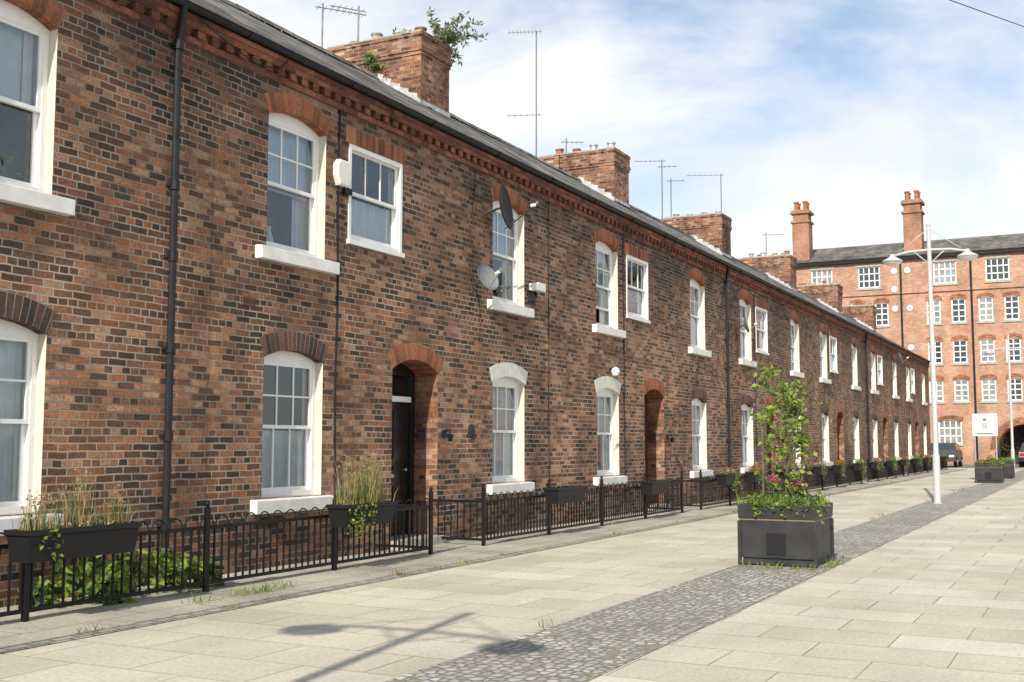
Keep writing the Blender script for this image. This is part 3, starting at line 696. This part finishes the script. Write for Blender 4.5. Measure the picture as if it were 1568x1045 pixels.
M=MB(); M.lathe((WX,15.15,1.62),[(.10,0),(.10,.02),(.08,.03),(0,.035)],DISHD,14,axis=(1,0,0)); M.tube([(WX+.03,15.03,1.55),(WX+.05,15.15,1.5),(WX+.03,15.27,1.55)],.02,DISHD,6); M.build('house_plaque')
for (y,z1,r) in ((11.67,5.7,.014),(17.9,5.7,.007),(21.45,5.7,.01),(31.35,5.6,.01)):
    M=MB(); M.tube([(WX+.012,y+.015*math.sin(q*1.7),.15+q*(z1-.15)/8) for q in range(9)],r,PIPE,5); M.build('wall_cable')
M=MB(); M.tube([(WX+.015,15.25,5.7),(WX+.015,15.2,5.2),(WX+.015,15.12,4.9)],.006,BLACK,4); M.build('wall_cable')
M=MB(); M.tube([(WX+.12,8.95,5.98),(WX+.13,9.3,5.86),(WX+.13,9.9,5.74),(WX+.13,10.3,5.80),(WX+.11,10.5,5.97)],.008,BLACK,4); M.build('wall_cable')
M=MB(); a=Vector((-8.6,4.7,8.05)); b=Vector((10.8,84,22.2))
M.tube([a+(b-a)*(q/24)+Vector((0,0,-.25*math.sin(PI*q/24))) for q in range(25)],.012,BLACK,5); M.build('overhead_cable')

# ---------------------------------------------------------------- aerials
def aerial(x,y,z0,z1,booms):
    M=MB(); M.tube([(x,y,z0),(x+.01,y,z1)],.018,ANT,6)
    for (z,ln,dx,dy,n) in booms:
        d=Vector((dx,dy,0)).normalized(); p=Vector((-d.y,d.x,0))
        a=Vector((x,y,z))-d*.15; b=Vector((x,y,z))+d*ln; M.tube([a,b],.01,ANT,5)
        for i in range(n):
            c=a+(b-a)*(i+.5)/n; M.tube([c-p*.16,c+p*.16],.005,ANT,4)
    M.build('tv_aerial')
aerial(-13.85,18.35,8.8,10.45,[(10.35,.95,.6,.8,8)])
aerial(-13.2,18.7,9.4,10.4,[(10.3,.6,-.6,-.8,6)])
aerial(-12.7,26.0,8.3,12.2,[(12.18,.75,-.9,-.35,9),(9.95,.8,-.9,-.35,6)])
aerial(-12.9,28.3,9.3,9.9,[(9.8,.5,.8,.5,5)])
aerial(-12.6,35.3,8.3,10.85,[(10.8,.9,-.9,-.4,7),(10.6,.5,.9,.3,4)])
aerial(-13.3,38.2,9.3,10.9,[(10.8,.5,.9,.3,4)])
aerial(-12.6,42.0,8.3,11.8,[(11.75,1.3,-.9,-.4,7)])
aerial(-12.6,48.6,9.0,10.6,[(10.5,.8,.9,.3,5)])

# ---------------------------------------------------------------- mill
MY=84.0
def mill():
    E=empty('brick_apartment_building'); W,F,G,Rf,C=MB(),MB(),MB(),MB(),MB()
    x0,x1=-19.7,30.0; ops=[]
    def mwin(xc,hw,z0,z1,nc,nr,arched=True):
        ops.append((xc-hw,xc+hw,z0,z1))
        d=.18
        W.poly([(xc-hw,MY,z0),(xc-hw,MY+d,z0),(xc-hw,MY+d,z1),(xc-hw,MY,z1)],CREAM);W.poly([(xc+hw,MY,z0),(xc+hw,MY+d,z0),(xc+hw,MY+d,z1),(xc+hw,MY,z1)],CREAM)
        W.poly([(xc-hw,MY,z1),(xc+hw,MY,z1),(xc+hw,MY+d,z1),(xc-hw,MY+d,z1)],CREAM)
        y=MY+.1
        t=.08
        F.box(xc-hw,xc-hw+t,y,y+.08,z0,z1,UPVC);F.box(xc+hw-t,xc+hw,y,y+.08,z0,z1,UPVC);F.box(xc-hw+t,xc+hw-t,y+.002,y+.08,z0,z0+t,UPVC);F.box(xc-hw+t,xc+hw-t,y+.002,y+.08,z1-t,z1,UPVC)
        for i in range(1,nc): xx=xc-hw+2*hw*i/nc; F.box(xx-.035,xx+.035,y+.01,y+.05,z0+t,z1-t,UPVC)
        for i in range(1,nr): zz=z0+(z1-z0)*i/nr; F.box(xc-hw+t,xc+hw-t,y+.014,y+.05,zz-.035,zz+.035,UPVC)
        G.poly([(xc-hw,y+.05,z0),(xc+hw,y+.05,z0),(xc+hw,y+.05,z1),(xc-hw,y+.05,z1)],GL2 if R.random()<.6 else GL3)
        F.box(xc-hw-.12,xc+hw+.12,MY-.08,MY+.1,z0-.16,z0-.003,STONE)
        if arched:
            n=8
            for i in range(n):
                a=-1+2*i/n; b=-1+2*(i+1)/n; f=lambda t:.16*(1-t*t)
                W.poly([(xc+a*(hw+.1),MY-.012,z1-.1+f(a)),(xc+b*(hw+.1),MY-.012,z1-.1+f(b)),(xc+b*(hw+.1),MY-.012,z1+.17+f(b)),(xc+a*(hw+.1),MY-.012,z1+.17+f(a))],ARCH)
        else: F.box(xc-hw-.15,xc+hw+.15,MY-.03,MY,z1+.003,z1+.2,STONE)
    cols=[-17.7,-14.35,-9.2,-5.8,-2.3,1.3,4.8,8.3,11.8,15.3,18.8,22.3,25.8]
    for c in cols:
        mwin(c,.76,12.62,14.15,4,3,False)
    for c in cols[2:]+[-14.35,-17.7]:
        for z0,z1 in ((9.85,11.5),(7.0,8.6),(4.35,5.85)):
            for d in (-.82,.82): mwin(c+d,.46,z0,z1,2,4)
    for c in [-14.35,-11.8,-9.2,0.5,4,8,12,16]: mwin(c,.76,1.42,3.05,4,3)
    ops.append((-6.3,-2.7,0,2.75))
    wall_grid(W,MY,x0,x1,0,14.6,ops,MILL,axis='y')
    for i in range(14):
        t0=PI*i/14;t1=PI*(i+1)/14; Q=lambda r,t,y:(-4.5+r*math.cos(t)*1.0,y,1.0+r*math.sin(t)*1.0)
        W.poly([Q(1.75,t0,MY-.03),Q(1.75,t1,MY-.03),Q(2.2,t1,MY-.03),Q(2.2,t0,MY-.03)],ARCH); W.poly([Q(1.75,t0,MY-.03),Q(1.75,t1,MY-.03),Q(1.75,t1,MY+3),Q(1.75,t0,MY+3)],MILL)
        a,b=Q(1.75,t0,MY-.015),Q(1.75,t1,MY-.015); W.poly([a,b,(b[0],MY-.015,2.9),(a[0],MY-.015,2.9)],MILL)
    W.poly([(-6.3,MY+3,0),(-2.7,MY+3,0),(-2.7,MY+3,3),(-6.3,MY+3,3)],ROOM)
    W.box(-6.3,-6.25,MY,MY+3,0,1,MILL); W.box(-2.75,-2.7,MY,MY+3,0,1,MILL)
    W.poly([(x0,MY,0),(x0,MY+12,0),(x0,MY+12,14.6),(x0,MY+6,16.5),(x0,MY,14.6)],MILL); W.poly([(x1,MY,0),(x1,MY+12,0),(x1,MY+12,14.6),(x1,MY+6,16.5),(x1,MY,14.6)],MILL)
    W.poly([(x0,MY+12,0),(x1,MY+12,0),(x1,MY+12,14.6),(x0,MY+12,14.6)],MILL)
    W.box(x0,x1,MY-.12,MY,12.05,12.2,MILL)
    F.box(x0-.1,x1,MY-.3,MY-.002,14.45,14.75,BLACK)
    q=[(x0-.2,MY-.35,14.7),(x1,MY-.35,14.7),(x1,MY+6,16.75),(x0-.2,MY+6,16.75)]; Rf.poly(q,SLATE,[(a[0],a[1]*1.05) for a in q])
    q=[(x0-.2,MY+12.3,14.7),(x1,MY+12.3,14.7),(x1,MY+6,16.75),(x0-.2,MY+6,16.75)]; Rf.poly(q,SLATE,[(a[0],a[1]*1.05) for a in q])
    for (xx,zz) in ((-12.6,13.7),(-11.7,13.7),(-12.6,11.0),(-11.6,11.0),(-12.6,12.4),(-11.6,8.2)): W.lathe((xx,MY-.04,zz),[(0,0.03),(.2,.02),(.22,0)],WHITE,14,axis=(0,-1,0))
    for xx in (-12.15,-7.5,-.5): F.tube([(xx,MY-.1,0),(xx,MY-.1,14.5)],.07,PIPE,8)
    for xc in (-19.4,-11.4,4,14):
        yc=MY+1.6
        zz=19.0; hw=.62
        C.box(xc-hw,xc+hw,yc-hw,yc+hw,14.6,zz-1,CHB2); C.box(xc-hw-.1,xc+hw+.1,yc-hw-.1,yc+hw+.1,zz-1,zz-.85,CHB2); C.box(xc-hw+.05,xc+hw-.05,yc-hw+.05,yc+hw-.05,zz-.85,zz-.3,CHB2); C.box(xc-hw-.12,xc+hw+.12,yc-hw-.12,yc+hw+.12,zz-.3,zz-.12,CHB2); C.box(xc-hw-.02,xc+hw+.02,yc-hw-.02,yc+hw+.02,zz-.12,zz,CHB2)
        for a in (-.33,.33):
            for b in (-.33,.33): C.lathe((xc+a,yc+b,zz),[(.2,0),(.16,.1),(.15,.5),(.2,.55),(.2,.65),(.1,.65)],POT,10)
    W.box(-32,x0-.02,MY+1,MY+10,0,14.3,MILL,skip='z')
    q=[(-32,MY+.7,14.3),(x0-.02,MY+.7,14.3),(x0-.02,MY+5.5,16.2),(-32,MY+5.5,16.2)]; Rf.poly(q,SLATE,[(a[0],a[1]) for a in q])
    q=[(-32,MY+10.3,14.3),(x0-.02,MY+10.3,14.3),(x0-.02,MY+5.5,16.2),(-32,MY+5.5,16.2)]; Rf.poly(q,SLATE,[(a[0],a[1]) for a in q])
    W.build('walls',E);F.build('window_frames',E);G.build('window_glass',E);Rf.build('roof',E);C.build('chimneys',E)
GL2=plain('dark_glass_mat',(.05,.06,.07),.08,.6)
GL3=plain('curtained_glass_mat',(.28,.29,.28),.12,.6,noise=.4,nscale=2)
CHB2=brickmat('brick_chimney_orange_mat',[(0,(.40,.18,.11)),(1,(.54,.27,.17))],(.38,.29,.22),stain=.4)
mill()

# ---------------------------------------------------------------- cars
def car(x,y,rot,col,name='parked_car'):
    E=empty(name); M=MB(); pm=plain('car_paint_mat',col,.25,.6); gl=GL2; ty=plain('tyre_mat',(.02,.02,.02),.8,.2)
    prof=[(-2.0,.35),(-2.05,.6),(-1.95,.92),(-1.45,1.0),(-.95,1.42),(-.2,1.5),(.6,1.46),(1.15,1.05),(1.85,.9),(2.05,.65),(2.05,.35)]
    w=.85
    def wy(z): return w-(.16*max(0,(z-.95)/.5))
    n=len(prof)
    for i in range(n-1):
        a,b=prof[i],prof[i+1]; M.poly([(a[0],-wy(a[1]),a[1]),(b[0],-wy(b[1]),b[1]),(b[0],wy(b[1]),b[1]),(a[0],wy(a[1]),a[1])],gl if i in (3,6) else pm)
    for sg in (-1,1):
        M.poly([(p[0],sg*wy(p[1]),p[1]) for p in prof if p[1]<=1.06],pm)
        M.poly([(-1.45,sg*wy(1.0),1.0),(1.15,sg*wy(1.05),1.05),(.6,sg*wy(1.46),1.46),(-.2,sg*wy(1.5),1.5),(-.95,sg*wy(1.42),1.42)],pm)
        M.poly([(-1.25,sg*(wy(1.03)+.004),1.03),(-.25,sg*(wy(1.03)+.004),1.03),(-.25,sg*(wy(1.4)+.004),1.4),(-.85,sg*(wy(1.38)+.004),1.38)],gl)
        M.poly([(-.15,sg*(wy(1.03)+.004),1.03),(1.0,sg*(wy(1.06)+.004),1.06),(.55,sg*(wy(1.4)+.004),1.4),(-.15,sg*(wy(1.42)+.004),1.42)],gl)
        for xx in (-1.3,1.3):
            M.tube([(xx,sg*.68,.31),(xx,sg*.88,.31)],.31,ty,18); M.tube([(xx,sg*.87,.31),(xx,sg*.89,.31)],.19,GREYM,12)
        M.box(1.95,2.07,sg*.5,sg*.78,.62,.75,LENS); M.box(-2.07,-1.98,sg*.55,sg*.8,.7,.85,RED)
    M.poly([(-2,-w,.35),(2.05,-w,.35),(2.05,w,.35),(-2,w,.35)],ty)
    M.build('body',E); E.location=(x,y,0); E.rotation_euler=(0,0,rot)
car(-8.6,75.0,-PI/2,(.06,.065,.075)); car(-3.6,78,PI/2,(.03,.03,.04)); car(-12.2,78.5,0,(.3,.3,.32))

# sign
M=MB(); sx,sy=-3.94,47.5
for d in (-.38,.38): M.tube([(sx+d,sy+.03,0),(sx+d,sy+.03,2.6)],.03,GREYM,8)
M.box(sx-.45,sx+.45,sy-.02,sy,1.72,2.58,WHITE); M.box(sx-.3,sx+.3,sy-.026,sy-.021,1.78,1.84,DISHG)
M.lathe((sx,sy-.022,2.35),[(0,.006),(.07,.004)],DISHG,12,axis=(0,-1,0)); M.box(sx-.12,sx+.10,sy-.027,sy-.021,2.0,2.22,GREYM)
M.build('street_sign')
for y in (69.5,71.5):
    M=MB(); M.lathe((-5.2,y,0),[(.08,0),(.07,.8),(.09,.85),(.07,.95),(0,1.0)],BLACK,10); M.build('bollard')

# ---------------------------------------------------------------- ground
def sheet(name,x0,x1,y0,y1,z,mat,swap=False):
    M=MB(); p=[(x0,y0,z),(x1,y0,z),(x1,y1,z),(x0,y1,z)]
    M.poly(p,mat,[(a[1],a[0]) if swap else (a[0],a[1]) for a in p]); return M.build(name)
ASP=plain('asphalt_mat',(.22,.215,.20),.9,.15,noise=.2,nscale=.6)
sheet('ground',-300,300,-100,500,0,ASP)
sheet('pavement',WX-.3,9.0,-14,72,.004,SLAB,False)
sheet('pavement_edge',WX-.05,-6.86,-14,69,.008,PAV2,True)
sheet('kerb_setts',-6.86,-6.66,-14,69,.010,SETT,True)
sheet('cobblestone_strip',-3.85,-2.78,-14,69,.009,COB)

# ---------------------------------------------------------------- sun, sky
az=math.radians(9); el=math.radians(33.4)
d=Vector((-math.sin(az)*math.cos(el),math.cos(az)*math.cos(el),-math.sin(el)))
sl=bpy.data.lights.new('sun','SUN'); sl.energy=5.0; sl.angle=math.radians(.5); sl.color=(1,.935,.82)
so=bpy.data.objects.new('sun',sl); so.rotation_euler=d.to_track_quat('-Z','Y').to_euler(); scene.collection.objects.link(so)
w=bpy.data.worlds.new('World'); scene.world=w; w.use_nodes=True; nt=w.node_tree
bg=nt.nodes['Background']; bg.inputs['Strength'].default_value=.13
sk=nt.nodes.new('ShaderNodeTexSky'); sk.sky_type='NISHITA'; sk.sun_disc=False; sk.sun_elevation=el; sk.sun_rotation=PI-az
gm=mix(nt,sk.outputs['Color'],(1.3,1.28,1.28),1.0,'MULTIPLY')
tc=nt.nodes.new('ShaderNodeTexCoord'); mp=nt.nodes.new('ShaderNodeMapping'); mp.inputs['Scale'].default_value=(1,1,2.0); mp.inputs['Location'].default_value=(1.3,.4,.2)
nt.links.new(tc.outputs['Generated'],mp.inputs['Vector'])
n=nt.nodes.new('ShaderNodeTexNoise'); n.inputs['Scale'].default_value=2.3; n.inputs['Detail'].default_value=9; n.inputs['Roughness'].default_value=.58; n.inputs['Distortion'].default_value=.4
nt.links.new(mp.outputs[0],n.inputs['Vector'])
r=ramp(nt,[(.38,(.18,.18,.18)),(.56,(1,1,1))]); nt.links.new(n.outputs['Fac'],r.inputs['Fac'])
# the cloud bank thins out towards a clear zenith
sx=nt.nodes.new('ShaderNodeSeparateXYZ'); nt.links.new(tc.outputs['Generated'],sx.inputs[0])
zr=ramp(nt,[(.50,(1,1,1)),(.72,(.12,.12,.12))]); nt.links.new(sx.outputs[2],zr.inputs['Fac'])
fac=mix(nt,r.outputs['Color'],zr.outputs['Color'],1.0,'MULTIPLY')
n2=nt.nodes.new('ShaderNodeTexNoise'); n2.inputs['Scale'].default_value=4; n2.inputs['Detail'].default_value=6; nt.links.new(mp.outputs[0],n2.inputs['Vector'])
r2=ramp(nt,[(.35,(6.9,7.2,7.6)),(.6,(8.1,8.15,8.2))]); nt.links.new(n2.outputs['Fac'],r2.inputs['Fac'])
c=mix(nt,gm,r2.outputs['Color'],fac); nt.links.new(c,bg.inputs['Color'])

# ---------------------------------------------------------------- camera
cd=bpy.data.cameras.new('camera'); cam=bpy.data.objects.new('camera',cd); scene.collection.objects.link(cam); scene.camera=cam
cd.sensor_width=36; cd.lens=36*1740/1568; cd.clip_end=2000; cd.clip_start=.05
cam.location=(0,0,1.42); cam.rotation_euler=(math.radians(90+5.17),0,math.radians(27.28))
scene.view_settings.view_transform='Standard'; scene.view_settings.look='None'; scene.view_settings.exposure=0
